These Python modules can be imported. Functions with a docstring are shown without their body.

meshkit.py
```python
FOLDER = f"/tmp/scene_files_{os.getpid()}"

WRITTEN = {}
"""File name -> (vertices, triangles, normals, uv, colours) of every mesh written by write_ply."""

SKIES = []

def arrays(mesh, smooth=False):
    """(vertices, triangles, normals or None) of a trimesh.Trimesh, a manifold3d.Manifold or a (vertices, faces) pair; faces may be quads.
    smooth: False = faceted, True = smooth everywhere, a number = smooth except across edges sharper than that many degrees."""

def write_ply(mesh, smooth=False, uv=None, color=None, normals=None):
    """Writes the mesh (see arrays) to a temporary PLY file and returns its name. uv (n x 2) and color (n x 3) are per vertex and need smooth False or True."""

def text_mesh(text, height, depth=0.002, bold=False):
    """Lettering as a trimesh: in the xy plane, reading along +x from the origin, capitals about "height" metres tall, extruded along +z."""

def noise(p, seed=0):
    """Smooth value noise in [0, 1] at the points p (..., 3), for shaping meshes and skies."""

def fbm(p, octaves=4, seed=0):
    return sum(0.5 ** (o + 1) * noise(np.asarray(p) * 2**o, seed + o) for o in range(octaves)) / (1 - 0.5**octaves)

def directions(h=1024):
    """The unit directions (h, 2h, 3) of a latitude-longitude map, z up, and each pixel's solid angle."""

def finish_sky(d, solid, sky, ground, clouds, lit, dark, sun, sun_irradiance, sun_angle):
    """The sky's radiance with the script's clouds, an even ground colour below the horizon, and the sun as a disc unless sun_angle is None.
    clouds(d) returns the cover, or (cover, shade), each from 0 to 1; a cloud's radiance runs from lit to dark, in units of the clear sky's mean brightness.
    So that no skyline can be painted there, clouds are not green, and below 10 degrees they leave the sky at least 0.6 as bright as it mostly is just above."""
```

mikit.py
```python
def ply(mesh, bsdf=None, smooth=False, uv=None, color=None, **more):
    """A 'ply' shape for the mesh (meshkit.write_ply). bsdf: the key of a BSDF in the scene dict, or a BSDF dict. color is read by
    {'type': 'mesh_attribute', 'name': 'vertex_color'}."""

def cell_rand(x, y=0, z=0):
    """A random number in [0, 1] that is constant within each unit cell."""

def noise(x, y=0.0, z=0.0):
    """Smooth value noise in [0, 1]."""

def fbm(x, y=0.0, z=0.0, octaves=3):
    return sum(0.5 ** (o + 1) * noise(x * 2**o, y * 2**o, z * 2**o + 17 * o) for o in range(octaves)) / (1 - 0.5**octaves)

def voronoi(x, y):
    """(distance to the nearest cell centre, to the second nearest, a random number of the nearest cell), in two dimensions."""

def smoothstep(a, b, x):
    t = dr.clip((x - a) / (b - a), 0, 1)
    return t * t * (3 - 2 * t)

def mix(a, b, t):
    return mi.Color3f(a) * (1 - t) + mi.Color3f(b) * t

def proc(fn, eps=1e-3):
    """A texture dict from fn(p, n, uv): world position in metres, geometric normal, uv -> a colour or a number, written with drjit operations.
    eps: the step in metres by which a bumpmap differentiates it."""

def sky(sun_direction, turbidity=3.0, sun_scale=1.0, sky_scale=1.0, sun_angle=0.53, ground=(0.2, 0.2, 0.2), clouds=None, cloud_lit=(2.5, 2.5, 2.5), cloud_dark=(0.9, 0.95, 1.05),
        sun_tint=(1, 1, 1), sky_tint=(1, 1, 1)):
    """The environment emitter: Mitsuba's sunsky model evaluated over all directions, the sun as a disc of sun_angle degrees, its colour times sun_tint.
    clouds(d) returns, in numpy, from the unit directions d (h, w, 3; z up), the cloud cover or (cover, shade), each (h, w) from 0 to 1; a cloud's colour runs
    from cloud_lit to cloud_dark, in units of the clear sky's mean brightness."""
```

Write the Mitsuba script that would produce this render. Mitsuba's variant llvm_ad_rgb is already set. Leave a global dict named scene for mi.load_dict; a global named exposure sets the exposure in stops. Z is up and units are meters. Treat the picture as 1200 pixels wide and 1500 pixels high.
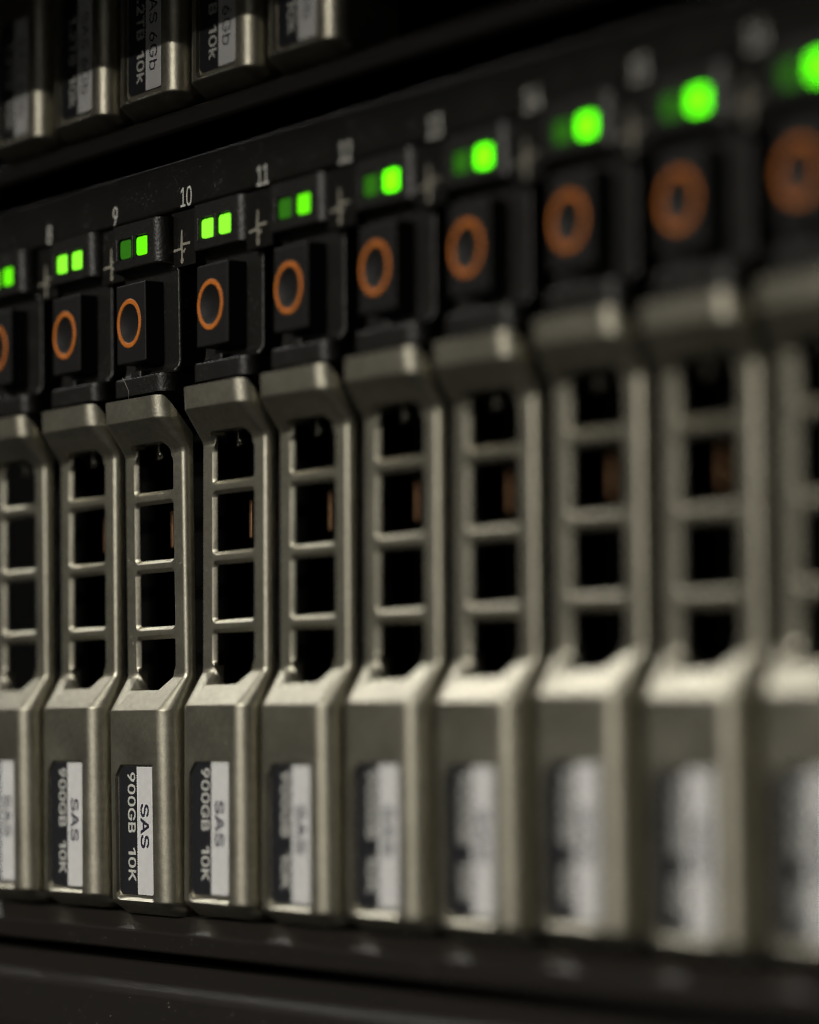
import math
import numpy as np
import trimesh
import manifold3d as m3
import shapely
import shapely.affinity
from shapely.geometry import LineString, Point, Polygon
import drjit as dr
import mitsuba as mi
import mikit
import meshkit
from mikit import proc, noise, fbm, smoothstep, mix

T = mi.ScalarTransform4f
MM = 0.001
scene, labels = {}, {}
rng = np.random.default_rng(11)

# ------------------------------------------------------------------ camera
CAM = np.array([342.264, -194.100, -3.310]) * MM
FWD = np.array([-0.8317888, 0.55086321, 0.06838938])
UP = np.array([0.05916116, -0.03452609, 0.99765119])
scene['camera'] = {
    'type': 'thinlens', 'fov': math.degrees(2 * math.atan(600 / 4800)), 'fov_axis': 'x',
    'to_world': T().look_at(origin=CAM.tolist(), target=(CAM + FWD).tolist(), up=UP.tolist()),
    'aperture_radius': 6.0 * MM, 'focus_distance': 400.5 * MM, 'near_clip': 0.01, 'far_clip': 20.0,
}
exposure = 0.0

# ------------------------------------------------------------------ unseen lamps and fill panels
def lamp(key, centre, target, w, h, rgb, weight, label):
    to = T().look_at(origin=list(centre), target=list(target), up=[0.0, 0.05, 1.0]) @ T().scale([w / 2, h / 2, 1])
    scene[key] = {'type': 'rectangle', 'to_world': to, 'bsdf': {'type': 'ref', 'id': 'lamp_panel_paint'},
                  'emitter': {'type': 'area', 'radiance': {'type': 'rgb', 'value': list(rgb)}, 'sampling_weight': weight}}
    labels[key] = {'label': label, 'category': 'lamp'}

scene['lamp_panel_paint'] = {'type': 'diffuse', 'reflectance': {'type': 'rgb', 'value': [0.6, 0.6, 0.6]}}
LA, LB, LC, LD, LE = 92.0, 17000.0, 0.020, 54.0, 0.28
lamp('unseen_ceiling_lamp', (-1.72, -0.215, 1.25), (-1.62, -0.05, 0.0), 0.6, 0.06, (LA, LA * .97, LA * .90), 12.0,  # out of view, placed to brighten the sloped ledges
     'small white ceiling lamp out of view up to the left, placed to light the ledges')
lamp('unseen_front_lamp', (0.10, -2.40, 0.65), (0.0, 0.0, 0.03), 0.013, 0.013, (LB, LB * .94, LB * .84), 12.0,  # out of view, set to light rounded edges and the upper row's ends
     'small bright lamp out of view in front, placed to light the rounded edges and upper row ends')
lamp('unseen_lamp_panel', (-1.40, -1.00, 0.36), (0.0, 0.0, 0.02), 1.0, 0.30, (LC, LC * .98, LC * .90), 12.0,  # dim fill panel added to lift the front faces
     'dim wide fill panel added out of view on the left to lift the front faces')
lamp('unseen_lamp_panel_001', (-0.10, -1.75, 0.93), (-0.05, 0.0, 0.04), 0.8, 0.12, (LD, LD * .96, LD * .87), 12.0,  # out of view, placed to light the labels and rounded edges
     'long bright lamp panel out of view in front, placed to light the labels and rounded edges')
lamp('unseen_lamp_panel_002', (0.45, -2.00, 0.06), (0.0, 0.0, 0.02), 1.0, 0.6, (LE, LE * .97, LE * .88), 8.0,  # low fill panel added as bounce light for the shaded upper row
     'dim low fill panel added out of view in front to lift the shaded upper row')

# ------------------------------------------------------------------ materials
def rgb(*v):
    return {'type': 'rgb', 'value': list(v)}

def grained(bsdf, amp, freq, seed=0.0, octaves=2):
    """bsdf with a fine moulded or sprayed grain; amp and 1/freq in metres."""
    fn = lambda p, n, uv: (fbm(p.x * freq + seed, p.y * freq, p.z * freq, octaves=octaves) - 0.5) * amp
    return {'type': 'bumpmap', 'arbitrary': proc(fn, eps=0.15 / freq), 'scale': 1.0, 'bsdf': bsdf}

def paint_colour(p, n, uv):
    a = fbm(p.x * 260, p.y * 260, p.z * 260, octaves=3)
    b = 0.5 * noise(p.x * 5200, p.y * 5200, p.z * 5200) + 0.5 * noise(p.x * 1700, p.y * 1700, p.z * 1700 + 3)
    c = mix((0.47, 0.445, 0.355), (0.56, 0.535, 0.435), a)
    return c * (0.80 + 0.40 * b)

def paint_rough(p, n, uv):
    return 0.38 + 0.11 * fbm(p.x * 180 + 5, p.y * 180, p.z * 180, octaves=3)

scene['silver_paint'] = grained({'type': 'principled', 'base_color': proc(paint_colour), 'metallic': 0.98,
                                 'roughness': proc(paint_rough), 'specular': 0.5}, 1.3e-5, 4200.0)

def black_colour(p, n, uv):
    a = fbm(p.x * 300, p.y * 300, p.z * 300, octaves=3)
    d = smoothstep(0.70, 0.82, noise(p.x * 2600, p.y * 2600, p.z * 2600)) * smoothstep(0.45, 0.7, a)
    return mix((0.0060, 0.0058, 0.005), (0.0095, 0.0092, 0.008), a) + mi.Color3f(0.02) * d

scene['black_plastic'] = grained({'type': 'principled', 'base_color': proc(black_colour), 'metallic': 0.0,
                                  'roughness': 0.42, 'specular': 0.5}, 5.5e-5, 4200.0, 3.0)
scene['bezel_plastic'] = grained({'type': 'principled', 'base_color': proc(black_colour), 'roughness': 0.32, 'specular': 0.15}, 1.0e-5, 4200.0, 1.0)
scene['button_plastic'] = grained({'type': 'principled', 'base_color': rgb(0.011, 0.011, 0.011), 'roughness': 0.55, 'specular': 0.22}, 1.2e-5, 5200.0, 9.0)
scene['black_steel'] = grained({'type': 'principled', 'base_color': rgb(0.016, 0.0135, 0.0115), 'roughness': 0.42, 'specular': 0.5}, 3.0e-5, 2600.0, 5.0)
scene['void_black'] = {'type': 'diffuse', 'reflectance': rgb(0.006, 0.006, 0.006)}

def orange_colour(p, n, uv):
    return mix((0.46, 0.125, 0.014), (0.72, 0.22, 0.03), fbm(p.x * 1500, p.y * 1500, p.z * 1500))
scene['orange_plastic'] = {'type': 'principled', 'base_color': proc(orange_colour), 'roughness': 0.45, 'specular': 0.5}

def label_white(p, n, uv):
    a = fbm(p.x * 1500, p.y * 1500, p.z * 1500, octaves=3)
    return mix((0.76, 0.76, 0.75), (0.86, 0.86, 0.86), a)
scene['label_white'] = {'type': 'principled', 'base_color': proc(label_white), 'roughness': 0.55, 'specular': 0.4}
scene['label_black'] = {'type': 'principled', 'base_color': rgb(0.018, 0.018, 0.022), 'roughness': 0.5, 'specular': 0.4}
scene['print_white'] = {'type': 'diffuse', 'reflectance': rgb(0.66, 0.66, 0.62)}
scene['print_navy'] = {'type': 'diffuse', 'reflectance': rgb(0.035, 0.035, 0.06)}
scene['print_grey'] = {'type': 'diffuse', 'reflectance': rgb(0.55, 0.54, 0.50)}
scene['print_dim'] = {'type': 'diffuse', 'reflectance': rgb(0.28, 0.265, 0.22)}
scene['copper'] = {'type': 'principled', 'base_color': rgb(0.34, 0.19, 0.10), 'metallic': 0.9, 'roughness': 0.35}
scene['bright_metal'] = {'type': 'principled', 'base_color': rgb(0.75, 0.73, 0.62), 'metallic': 1.0, 'roughness': 0.2}
scene['led_plastic'] = {'type': 'principled', 'base_color': rgb(0.03, 0.13, 0.008), 'roughness': 0.4, 'specular': 0.3}
scene['lint'] = {'type': 'diffuse', 'reflectance': rgb(0.55, 0.52, 0.42)}

# ------------------------------------------------------------------ helpers (millimetres in, metres out)
def man(v, f):
    return m3.Manifold(m3.Mesh(np.asarray(v, np.float32), np.asarray(f, np.uint32)))

def box(x0, x1, y0, y1, z0, z1):
    return m3.Manifold.cube([x1 - x0, y1 - y0, z1 - z0]).translate([x0, y0, z0])

def rounded_box(x0, x1, y0, y1, z0, z1, r, n=12):
    pts = [m3.Manifold.sphere(r, n).translate([x, y, z]) for x in (x0 + r, x1 - r) for y in (y0 + r, y1 - r) for z in (z0 + r, z1 - r)]
    return m3.Manifold.batch_hull(pts)

def ply(mesh, bsdf, smooth=False, **more):
    if hasattr(mesh, 'to_mesh'):
        m = mesh.to_mesh()
        mesh = trimesh.Trimesh(np.array(m.vert_properties[:, :3], float), np.array(m.tri_verts), process=False)
    mesh = trimesh.Trimesh(np.array(mesh.vertices, float) * MM, np.array(mesh.faces), process=False)
    return mikit.ply(mesh, bsdf, smooth, **more)

def put(key, mesh_or_dict, bsdf=None, smooth=False, where=None, **more):
    d = mesh_or_dict if isinstance(mesh_or_dict, dict) else ply(mesh_or_dict, bsdf, smooth, **more)
    scene[key] = dict(d) if where is None else {**d, 'to_world': where}
    return key

def round_profile(pts, radii, n=5):
    """Polyline with its inner corners replaced by arcs."""
    pts = [np.array(p, float) for p in pts]
    out = [pts[0]]
    for i in range(1, len(pts) - 1):
        p, r = pts[i], radii[i - 1]
        a, b = pts[i - 1] - p, pts[i + 1] - p
        la, lb = np.linalg.norm(a), np.linalg.norm(b)
        a, b = a / la, b / lb
        half = math.acos(np.clip(a @ b, -1, 1)) / 2
        t = min(r / math.tan(half), 0.48 * la, 0.48 * lb)
        r = t * math.tan(half)
        c = p + (a + b) / np.linalg.norm(a + b) * (r / math.sin(half))
        s, e = p + a * t - c, p + b * t - c
        ang = math.acos(np.clip(s @ e / (r * r), -1, 1))
        for k in range(n + 1):
            w = k / n
            out.append(c + (math.sin((1 - w) * ang) * s + math.sin(w * ang) * e) / math.sin(ang))
    out.append(pts[-1])
    return np.array(out)

def loft(z, yf, yb, R, xl, xr, n=7):
    """A solid stacked along z: front face yf with side fillets R, flat back yb."""
    rings = []
    xl, xr = np.broadcast_to(xl, len(z)), np.broadcast_to(xr, len(z))
    for zz, a, b, r, xl_, xr_ in zip(z, yf, yb, R, xl, xr):
        r = max(0.03, min(r, b - a - 0.05))
        t = np.linspace(0, math.pi / 2, n)
        right = np.stack([xr_ - r + r * np.cos(t), a + r - r * np.sin(t)], 1)
        left = np.stack([xl_ + r - r * np.sin(t), a + r - r * np.cos(t)], 1)
        ring = np.vstack([[[xl_, b]], [[xr_, b]], right, left])
        rings.append(np.column_stack([ring, np.full(len(ring), zz)]))
    k = len(rings[0])
    v = np.vstack(rings)
    f = []
    for i in range(len(rings) - 1):
        for j in range(k):
            a, b = i * k + j, i * k + (j + 1) % k
            f += [[a, b + k, b], [a, a + k, b + k]]
    last = (len(rings) - 1) * k
    for j in range(1, k - 1):
        f += [[0, j, j + 1], [last, last + j + 1, last + j]]
    m = trimesh.Trimesh(v, f, process=False)
    if m.volume < 0:
        m.invert()
    return man(m.vertices, m.faces)

def rrect(x0, x1, z0, z1, r=(0.5,) * 4, n=4):
    """Rounded rectangle in (x, z); corner radii: bottom-left, bottom-right, top-right, top-left."""
    out = []
    for (cx, cz, a0), rr in zip(((x0, z0, 180), (x1, z0, 270), (x1, z1, 0), (x0, z1, 90)), r):
        rr = max(rr, 0.02)
        sx, sz = (1 if cx == x0 else -1), (1 if cz == z0 else -1)
        for t in np.radians(a0 + np.linspace(0, 90, n)):
            out.append((cx + sx * rr + rr * math.cos(t), cz + sz * rr + rr * math.sin(t)))
    return Polygon(out)

def prism(poly, y0, y1):
    """Extrude a shapely polygon given in (x, z) from y0 to y1."""
    cs = m3.CrossSection([np.array(poly.exterior.coords)[:-1]] + [np.array(h.coords)[:-1] for h in poly.interiors], m3.FillRule.EvenOdd)
    return cs.extrude(y1 - y0).rotate([90, 0, 0]).translate([0, y1, 0])

def flare(x0, x1, z0, z1, r, y, d):
    """Cutter whose mouth at depth y opens out in a quarter round of size d."""
    steps = [(d, 0), (d * .80, d * .07), (d * .07, d * .80), (0, d), (-0.6, d * 1.02)]
    parts = []
    for (da, ea), (db, eb) in zip(steps[:-1], steps[1:]):
        a = prism(rrect(x0 - ea, x1 + ea, z0 - ea, z1 + ea, (r + ea,) * 4), y + da - .001, y + da)
        b = prism(rrect(x0 - eb, x1 + eb, z0 - eb, z1 + eb, (r + eb,) * 4), y + db - .001, y + db)
        parts.append(m3.Manifold.batch_hull([a, b]))
    out = parts[0]
    for q in parts[1:]:
        out = out + q
    return out

def flat_text(text, cap, depth=0.03, bold=False):
    m = meshkit.text_mesh(text, cap, depth, bold)
    m.apply_translation([-m.bounds[0][0], -0, 0])
    return m

def front_print(m, x, y, z):
    """Lay an xy text mesh on a face that looks along -y: reading along +x."""
    M = np.array([[1, 0, 0, x], [0, 0, -1, y], [0, 1, 0, z], [0, 0, 0, 1.0]])
    return m.copy().apply_transform(M)

def down_print(text, cap, length, x, y, z, bold=False):
    """Lettering that reads downwards, tops towards +x, scaled to the length."""
    m = label_text(text, cap, bold)
    m.apply_scale([length / m.extents[0], 1, 1])
    M = np.array([[0, 1, 0, x], [0, 0, -1, y], [-1, 0, 0, z], [0, 0, 0, 1.0]])
    return m.apply_transform(M)

# ------------------------------------------------------------------ the carrier's meshes (origin: its slot, y = 0 the foremost face)
XL, XR = -1.4, 14.0
PITCH = 18.0

def handle_mesh():
    prof = round_profile([(-24.5, 2.1), (-22.9, 0.0), (0.45, 0.0), (4.6, 3.2), (32.2, 3.2), (36.0, 0.0), (39.2, -0.2)],
                         [0.5, 0.35, 1.2, 1.2, 0.4])
    zz = np.sort(np.concatenate([prof[:, 0], [33.9, 34.8, 37.0, 38.0]]))
    yf = np.interp(zz, prof[:, 0], prof[:, 1])
    R = np.interp(zz, [-24.5, 0.45, 4.6, 32.2, 36.0, 39.2], [2.4, 2.4, 0.85, 0.85, 2.4, 2.4])
    body = loft(zz, yf, np.full(len(zz), 9.0), R, XL, XR)
    # the side view's outline: the lip's back slopes down to the thin grille, the block below is deep
    outline = Polygon([(-5, -30), (9.5, -30), (9.5, 2.2), (4.5, 2.5)] + [tuple(q) for q in round_profile([(4.5, 2.5), (4.5, 34.1), (0.75, 38.7), (-5, 38.95)], [.6, .45], 6)[1:]])
    cut = m3.CrossSection([np.array(outline.exterior.coords)[:-1]], m3.FillRule.EvenOdd).extrude(30).rotate([90, 0, 90]).translate([-8, 0, 0])
    body = body ^ cut
    body -= box(XL + .9, XR - .9, 3.72, 6, 5.3, 33.0)
    cells = [(27.45, 33.35), (18.95, 25.8), (10.75, 17.35), (2.9, 9.15)]
    for i, (z0, z1) in enumerate(cells):
        x0, x1 = 1.85, 10.8
        if i == 3:
            poly = Polygon([(x0, z1), (x0, z0 + .5), (x0 + .15, z0 + .15), (x0 + .5, z0), (x1 - 1.5, z0), (x1, z0 + 1.5), (x1, z1)])
        elif i == 0:
            poly = Polygon([(x0, z1 - .4), (x0, z0), (x1, z0), (x1, z1 - .7), (x1 - .7, z1), (x0 + .4, z1)])
        else:
            poly = rrect(x0, x1, z0, z1, (0.35,) * 4)
        body -= prism(poly, -3, 6)
        lo = z0 if i < 3 else 5.6
        hi = z1 if i > 0 else 31.2
        body -= flare(x0, x1, lo, hi, 0.35, 3.2, 0.52)
    # the label's recess
    rec = Polygon([(1.45, -22.35 + .8), (1.68, -22.12), (2.25, -22.35), (10.75, -22.35), (10.75, -6.15), (2.75, -6.15), (1.45, -7.5)])
    rec = rec.buffer(-.15).buffer(.15)
    body -= prism(rec, -1, 0.42)
    hull = rec.convex_hull
    body -= m3.Manifold.batch_hull([prism(hull, 0.41, 0.42), prism(shapely.affinity.translate(hull, -0.13, -0.42), -0.02, -0.01)]) - box(1.0, 3.2, -1, 1, -7.6, -5)
    return body

def head_mesh():
    prof = round_profile([(39.3, 0.8), (41.5, 0.8), (41.9, 3.0), (54.6, 3.0), (55.1, 0.8), (60.7, 0.8)], [0.35, 1.3, 1.0, 0.25], 6)
    prof = prof[np.argsort(prof[:, 0], kind='stable')]
    z = prof[:, 0] + np.arange(len(prof)) * 1e-4
    R = np.interp(z, [39.3, 41.4, 42.3, 54.2, 55.1, 60.7], [2.0, 1.9, 0.35, 0.35, 1.7, 1.7])
    XR_ = np.interp(z, [39.3, 41.4, 42.3, 54.2, 55.1, 60.7], [13.2, 13.2, 13.7, 13.7, 12.75, 12.75])
    body = loft(z, prof[:, 1], np.full(len(z), 14.0), R, -0.1, XR_)
    for x0, x1 in ((2.5, 5.75), (6.6, 9.85)):
        body -= prism(rrect(x0, x1, 56.3, 59.0, (0.35,) * 4), -1, 1.15)
    for x in (2.02, 6.14):
        body += rounded_box(x, x + .34, 0.62, 1.4, 56.2, 59.1, .15, 10)
    tab = rounded_box(4.4, 7.0, 1.2, 3.4, 40.9, 42.4, .3)
    return body + tab

def button_mesh():
    b = rounded_box(2.45, 9.85, 0.4, 3.6, 43.25, 53.1, 0.22, 16)
    dim = m3.Manifold.sphere(5.4, 72).translate([5.75, 0.4 - 4.80, 48.2])
    b -= dim ^ prism(Polygon(Point(5.75, 48.2).buffer(2.42, 24).exterior.coords), -1, 3)
    return b

def ring_mesh():
    prof = np.array([[2.42, 0.3], [2.42, -0.02], [2.50, -0.10], [2.98, -0.10], [3.06, -0.02], [3.06, 0.3]])
    m = trimesh.creation.revolve(np.vstack([prof, prof[:1]]), sections=56)
    m.apply_transform(np.array([[1, 0, 0, 5.75], [0, 0, 1, 0.4], [0, -1, 0, 48.2], [0, 0, 0, 1.0]]))
    return m

def led_mesh(x0):
    return prism(rrect(x0, x0 + 2.7, 56.5, 58.75, (0.45,) * 4, 6), 0.92, 1.3)

H = ply(handle_mesh(), 'silver_paint', 38)
HEAD = ply(head_mesh(), 'black_plastic', 40)
BTN = ply(button_mesh(), 'button_plastic', 35)
RING = ply(ring_mesh(), 'orange_plastic', 40)
BODY = ply(box(-0.5, 13.0, 9.8, 40, -22, 38) + box(-0.5, 13.0, 9.8, 40, 38, 58), 'void_black')
SPRING = ply(rounded_box(2.45, 3.2, 7.6, 8.1, 20.6, 25.3, .2, 8), 'copper', 30)
PIN = ply(m3.Manifold.sphere(.42, 24).scale([1, 1, 1.25]).translate([4.3, 5.5, 32.2]), 'bright_metal', True)
PIN2 = ply(rounded_box(2.7, 3.3, 5.7, 6.1, 31.6, 34.6, .12, 8), 'bright_metal', 30)
STICKER = ply(prism(Polygon([(1.75, -21.4), (2.4, -22.05), (10.5, -22.05), (10.5, -6.35), (2.85, -6.35), (1.75, -7.6)]), 0.30, 0.44), 'label_black')
STRIPE = ply(prism(rrect(6.45, 10.45, -21.95, -6.4, (.05, .45, .25, .05), 5), 0.21, 0.31), 'label_white')
def one_glyph():
    p = Polygon([(.30, 0), (.52, 0), (.52, 1), (.36, 1), (.02, .80), (.02, .60), (.30, .76)])
    m = trimesh.creation.extrude_polygon(p, .03, engine='earcut')
    m.apply_scale([1.85, 1.85, 1])
    return m

def label_text(text, cap, bold=False):
    """Label lettering whose figure one has a flag and no foot."""
    at, parts = 0.0, []
    for run in text.replace('1', '|1|').split('|'):
        if run:
            m = one_glyph() if run == '1' else flat_text(run, cap, 0.03, bold)
            m.apply_translation([at - m.bounds[0][0], 0, 0]); at = m.bounds[1][0] + .30; parts.append(m)
    return trimesh.util.concatenate(parts)

PRINT = {
    'main': (ply(down_print('900GB', 1.8, 7.4, 4.12, 0.275, -7.1, True), 'print_white'),
             ply(down_print('10K', 1.8, 4.1, 4.12, 0.275, -16.3, True), 'print_white'),
             ply(down_print('SAS', 1.95, 5.4, 7.45, 0.185, -10.9, True), 'print_navy')),
    'upper': (ply(down_print('1.2TB', 1.8, 6.4, 4.12, 0.275, -9.0, True), 'print_white'),
              ply(down_print('10k', 1.8, 4.1, 4.12, 0.275, -16.7, True), 'print_white'),
              ply(down_print('SAS 6Gb', 1.9, 10.6, 7.5, 0.185, -9.1), 'print_navy')),
}
LED_X = (2.78, 6.9)
LED_SHAPE = [led_mesh(x) for x in LED_X]
def led_dict(i, on):
    e = (0.31, 1.35, 0.035) if on == 3 else (0.15, 1.05, 0.0) if on == 2 else (0.34, 3.6, 0.0) if on == 1 else (0.006, 0.075, 0.0)  # the dim state keeps a faint green glow
    return ply(LED_SHAPE[i], 'led_plastic', False, emitter={'type': 'area', 'radiance': rgb(*e), 'sampling_weight': 0.15})
LED_ON = {(i, on): led_dict(i, on) for i in (0, 1) for on in (0, 1, 2, 3)}

def carrier(key, where, kind, leds=None, label='', group='drive carriers in a row'):
    scene_parts = [('latch_handle', H), ('body', BODY)]
    if kind == 'main':
        scene_parts += [('head', HEAD), ('release_button', BTN), ('release_button__ring', RING), ('contact_spring', SPRING),  ('pin', PIN), ('pin_001', PIN2)]
    p = PRINT[kind]
    scene_parts += [('label', STICKER), ('label__stripe', STRIPE), ('label__lettering', p[0]), ('label__lettering_001', p[1]), ('label__lettering_002', p[2])]
    nudge = where @ T().translate([float(rng.normal(0, .07)) * MM, 0, float(rng.normal(0, .12)) * MM])
    nudge = nudge @ T().translate([6 * MM, 0, -14 * MM]) @ T().rotate([0, 1, 0], float(rng.normal(0, .35))) @ T().translate([-6 * MM, 0, 14 * MM])
    for name, d in scene_parts:
        put(f'{key}__{name}', d, where=nudge if name.startswith('label') else where)
    if leds:
        put(f'{key}__status_light', LED_ON[(0, leds[0])], where=where)
        put(f'{key}__status_light_001', LED_ON[(1, leds[1])], where=where)
        for n, s in (('status_light', leds[0]), ('status_light_001', leds[1])):
            labels[f'{key}__{n}'] = {'label': 'dim dark green status light' if s == 0 else 'lit bright green status light'}
    labels[key] = {'label': label, 'category': 'drive carrier', 'group': group}

def pose(x, z=0.0, y=0.0, tilt=0.0):
    """Slot position in mm; tilt in degrees leans the top towards the viewer about the bottom edge."""
    t = T().translate([x * MM, y * MM, z * MM])
    if tilt:
        t = t @ T().translate([0, 0, -24 * MM]) @ T().rotate([1, 0, 0], tilt) @ T().translate([0, 0, 24 * MM])
    return t

# ------------------------------------------------------------------ enclosures
def slab(x0, x1, y0, y1, z0, z1, r):
    return rounded_box(x0, x1, y0, y1, z0, z1, r, 20)

SX0, SX1 = -190.0, 260.0
# main enclosure: top bezel with slot numbers and the tabs between the carrier heads, floor lip, back
bezel = slab(SX0, SX1, 0.8, 34, 60.8, 66.9, .4)
put('drive_enclosure__top_bezel', bezel, 'bezel_plastic', 35)
labels['drive_enclosure'] = {'label': 'black drive enclosure with printed slot numbers holding the lower row of drive carriers', 'category': 'drive enclosure'}
TAB = ply(box(-5.6, 0.3, 1.5, 12, 53.9, 60.7), 'bezel_plastic', 35)
pulse = LineString([(-1.9, -0.35), (-0.25, -0.25), (-0.05, 1.9), (0.0, 0.25), (1.85, 0.25)]).buffer(.16, cap_style=1).union(
    LineString([(-0.05, 0.1), (0.05, -1.7)]).buffer(.2)).union(LineString([(-.1, -.3), (.5, -.75), (.75, -.4)]).buffer(.13)).union(Point(.05, -1.75).buffer(.36))
PULSE = ply(front_print(trimesh.creation.extrude_polygon(pulse, .04, engine='earcut'), -3.0, 1.5, 56.35), 'print_dim')

def digit_mesh(ch):
    m = flat_text(ch, 2.35, .04)
    m.apply_scale([.80, 1, 1])
    return m

def number_mesh(n, x, y, z):
    at, parts = 0.0, []
    for ch in str(n):
        d = digit_mesh(ch); d.apply_translation([at, 0, 0]); at += d.extents[0] + .22; parts.append(d)
    m = trimesh.util.concatenate(parts)
    m.apply_translation([-m.extents[0] / 2, 0, 0])
    return front_print(m, x, y, z)

for i, k in enumerate(range(7, 17)):
    sfx = '' if i == 0 else f'_{i:03d}'
    x = PITCH * (k - 10)
    put(f'drive_enclosure__divider_tab{sfx}', TAB, where=pose(x))
    put(f'drive_enclosure__divider_tab{sfx}__activity_symbol', PULSE, where=pose(x))
    put(f'drive_enclosure__top_bezel__slot_number{sfx}', number_mesh(k, x - 0.75, 0.8, 60.95), 'print_grey')
def rail_profile(pts, radii, back, bottom):
    line = round_profile(pts, radii, 8)
    poly = Polygon(list(line) + [(back, bottom)])
    cs = m3.CrossSection([np.array(poly.exterior.coords)[:-1]], m3.FillRule.EvenOdd)
    return cs.extrude(SX1 - SX0).rotate([90, 0, 90]).translate([SX0, 0, 0])

put('drive_enclosure__floor_lip', rail_profile([(34, -24.9), (2.9, -24.9), (1.0, -26.9), (1.0, -29.2), (1.7, -29.4), (34, -29.4)], [.5, .7, .3, .2], 34, -29.0), 'black_steel', 40)
put('drive_enclosure__back_panel', box(SX0, SX1, 42, 44, -29, 66), 'void_black')

# the enclosure above
labels['drive_enclosure_001'] = {'label': 'black drive enclosure at the top holding the upper row of drive carriers', 'category': 'drive enclosure'}
put('drive_enclosure_001__floor_lip', slab(SX0, SX1, 2.2, 34, 71.0, 73.7, .6), 'black_steel', 40)
put('drive_enclosure_001__back_panel', box(SX0, SX1, 42, 44, 72, 165), 'void_black')

# the machine below
labels['rack_server'] = {'label': 'dark machine front panel below the lower drive enclosure, at the bottom of the picture', 'category': 'server'}
put('rack_server__front_panel', rail_profile([(60, -30.9), (3.8, -30.9), (1.2, -34.4), (0.7, -40.0), (0.7, -90)], [.8, 2.0, 3.0], 60, -90), 'black_steel', 40)
put('rack_server__back_panel', box(SX0, SX1, 62, 64, -90, -33), 'void_black')

# unseen rails above the view, placed to shade the upper row
rail = slab(-420, 420, -62, -58, 96.0, 160, 1.2)
put('unseen_rail', rail, 'black_steel', 40)
labels['unseen_rail'] = {'label': 'black cross rail out of view above, placed to shade the upper drives', 'category': 'unseen rail'}

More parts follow.
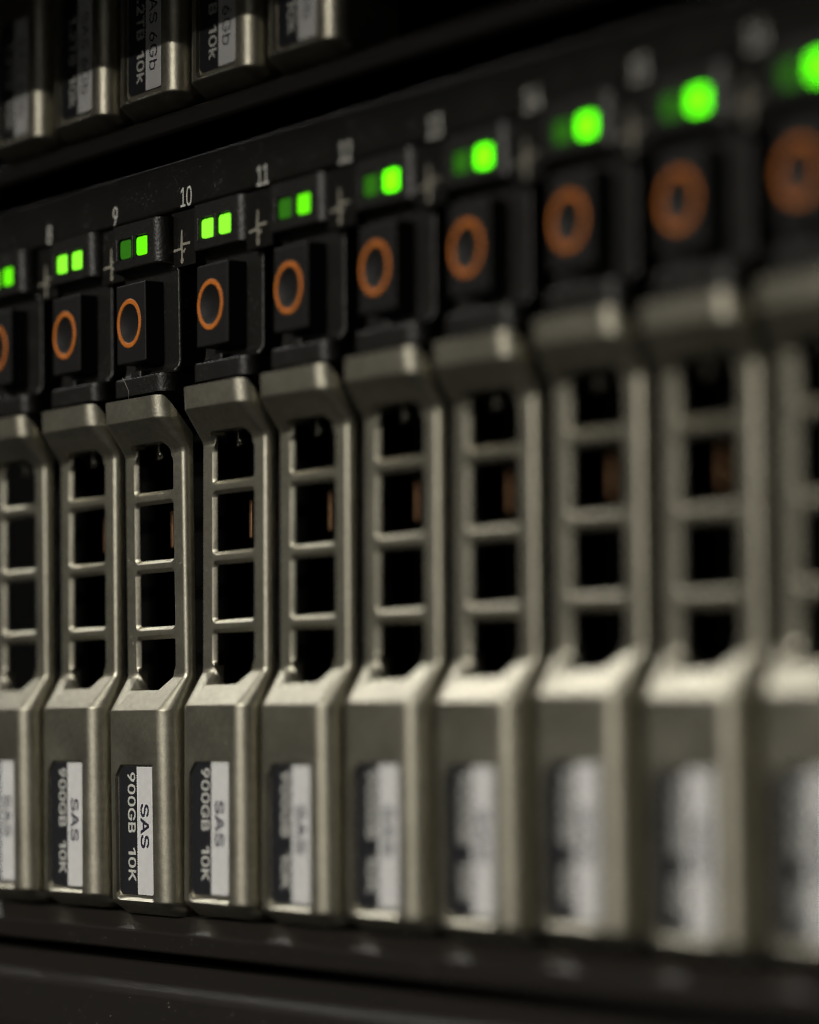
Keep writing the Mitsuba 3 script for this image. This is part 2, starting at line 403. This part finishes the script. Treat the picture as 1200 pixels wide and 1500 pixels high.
rail = slab(-420, 420, -14, -10, 127, 200, 1.2)  # second unseen bar, keeps the ceiling light off the upper row
put('unseen_rail_001', rail, 'black_steel', 40)
labels['unseen_rail_001'] = {'label': 'second black cross rail out of view, placed to keep ceiling light off the upper drives', 'category': 'unseen rail'}

# ------------------------------------------------------------------ the carriers
MAIN = {  # slot: (dx, dz, dy, tilt, left light, right light, label)
    7: (0, 0, -0.6, 0.7, 2, 2, 'silver drive carrier cut off by the left edge of the picture, beside slot number 8'),
    8: (-0.1, 0, -0.1, 0.45, 3, 3, 'silver drive carrier under slot number 8 with both lights lit'),
    9: (0.1, -0.45, 0, 0.95, 0, 2, 'silver drive carrier under slot number 9, sticking out slightly at its top'),
    10: (0, 0, 0, 0, 3, 3, 'silver drive carrier under slot number 10 with both green lights lit'),
    11: (0, -0.1, 0, 0.05, 0, 2, 'silver drive carrier under slot number 11, right light lit, beside slot number 12'),
    12: (0.05, 0, 0, -0.05, 0, 1, 'softly blurred silver drive carrier under slot number 12'),
    13: (0, -0.1, 0, 0.05, 0, 1, 'blurred silver drive carrier under slot number 13'),
    14: (0.05, 0.35, 0, 0, 0, 1, 'strongly blurred silver drive carrier, third from the right edge'),
    15: (0.05, -0.05, 0, 0.05, 0, 1, 'strongly blurred silver drive carrier, second from the right edge'),
    16: (-0.2, 0.15, 0, 0, 0, 1, 'strongly blurred silver drive carrier cut off by the right edge of the picture'),
}
for i, (k, (dx, dz, dy, tilt, l0, l1, text)) in enumerate(MAIN.items()):
    carrier('drive_carrier' + (f'_{i:03d}' if i else ''), pose(PITCH * (k - 10) + dx, dz, dy, tilt), 'main', (l0, l1), text, 'drive carriers in the lower row')
UPPER = {
    -3: 'upper row silver drive carrier cut off by the left edge, in deep shade',
    -2: 'second upper row silver drive carrier from the left',
    -1: 'third upper row drive carrier from the left, its label sharp',
    0: 'fourth upper row silver drive carrier from the left',
    1: 'fifth upper row drive carrier from the left, cut off by the top edge',
}
for i, (j, text) in enumerate(UPPER.items()):
    carrier(f'drive_carrier_{i + 10:03d}', pose(PITCH * j + 1.6, 98.4), 'upper', None, text, 'drive carriers in the upper row')

# ------------------------------------------------------------------ dust and a stray fibre
def speck(x, y, z, r):
    m = trimesh.creation.icosphere(subdivisions=1, radius=r)
    m.vertices *= 1 + rng.normal(0, .22, m.vertices.shape)
    m.vertices[:, 1] *= .6
    m.vertices[:, 2] *= rng.uniform(.7, 1.8)
    m.apply_translation([x, y, z])
    return m

def scatter(n, fn, lo, hi):
    return trimesh.util.concatenate([speck(*fn(), lo * (hi / lo) ** rng.random() ** 2.2) for _ in range(n)])

U = rng.uniform
def on_grille():
    kind = rng.random()
    if kind < .35: return U(-.3, 1.1), 3.2, U(5.5, 31)
    if kind < .7: return U(11.4, 13.0), 3.2, U(5.5, 31)
    return U(1.5, 11), 3.2, rng.choice([26.6, 18.15, 9.95]) + U(-.35, .25)
def on_block():
    return U(1.6, 11.3), 0.0, U(-6, 0)
dust = {}
for k, n in ((8, 24), (9, 46), (10, 40), (11, 24)):
    dx, dz, dy, tilt = MAIN[k][:4]
    M = np.array(pose(PITCH * (k - 10) + dx, dz, dy, tilt).matrix)
    M[:3, 3] /= MM
    for fn, part in ((on_grille, .75), (on_block, .25)):
        m = scatter(max(2, int(n * part)), fn, .035, .11)
        dust.setdefault('c', []).append(m.apply_transform(M))
m = scatter(30, lambda: (U(-35, 60), 0.98, U(-29, -27.3)), .03, .08)
dust['c'].append(m)
def on_lower():
    t = U(0, 1)
    return U(-45, 60), 1.15 - 0.45 * t, -34.7 - 5.1 * t
dust['c'].append(scatter(60, on_lower, .03, .09))
dust['c'].append(scatter(26, lambda: (U(-50, 50), 0.8, U(61.3, 66.3)), .03, .07))
put('dust', trimesh.util.concatenate(dust['c']), 'lint', True)
labels['dust'] = {'label': 'pale dust specks scattered over the drive carriers and the dark panel below', 'category': 'dust', 'kind': 'stuff'}

def fibre(points, r):
    pts = np.array(points, float)
    t = np.linspace(0, 1, len(pts)); q = np.linspace(0, 1, 14)
    c = np.stack([np.interp(q, t, pts[:, i]) for i in range(3)], 1)
    c[1:-1] = (c[:-2] + 2 * c[1:-1] + c[2:]) / 4
    return trimesh.util.concatenate([trimesh.creation.cylinder(r, segment=[a, b], sections=6) for a, b in zip(c[:-1], c[1:])])
F9 = -18.0
put('lint_fibre', fibre([(F9 + 7.2, -1.6, 38.2), (F9 + 8.0, -2.0, 39.0), (F9 + 7.6, -2.2, 39.9), (F9 + 6.9, -2.3, 40.8)], .03), 'lint')
labels['lint_fibre'] = {'label': 'thin curled pale fibre stuck on the top edge of the carrier under slot number 9', 'category': 'lint'}
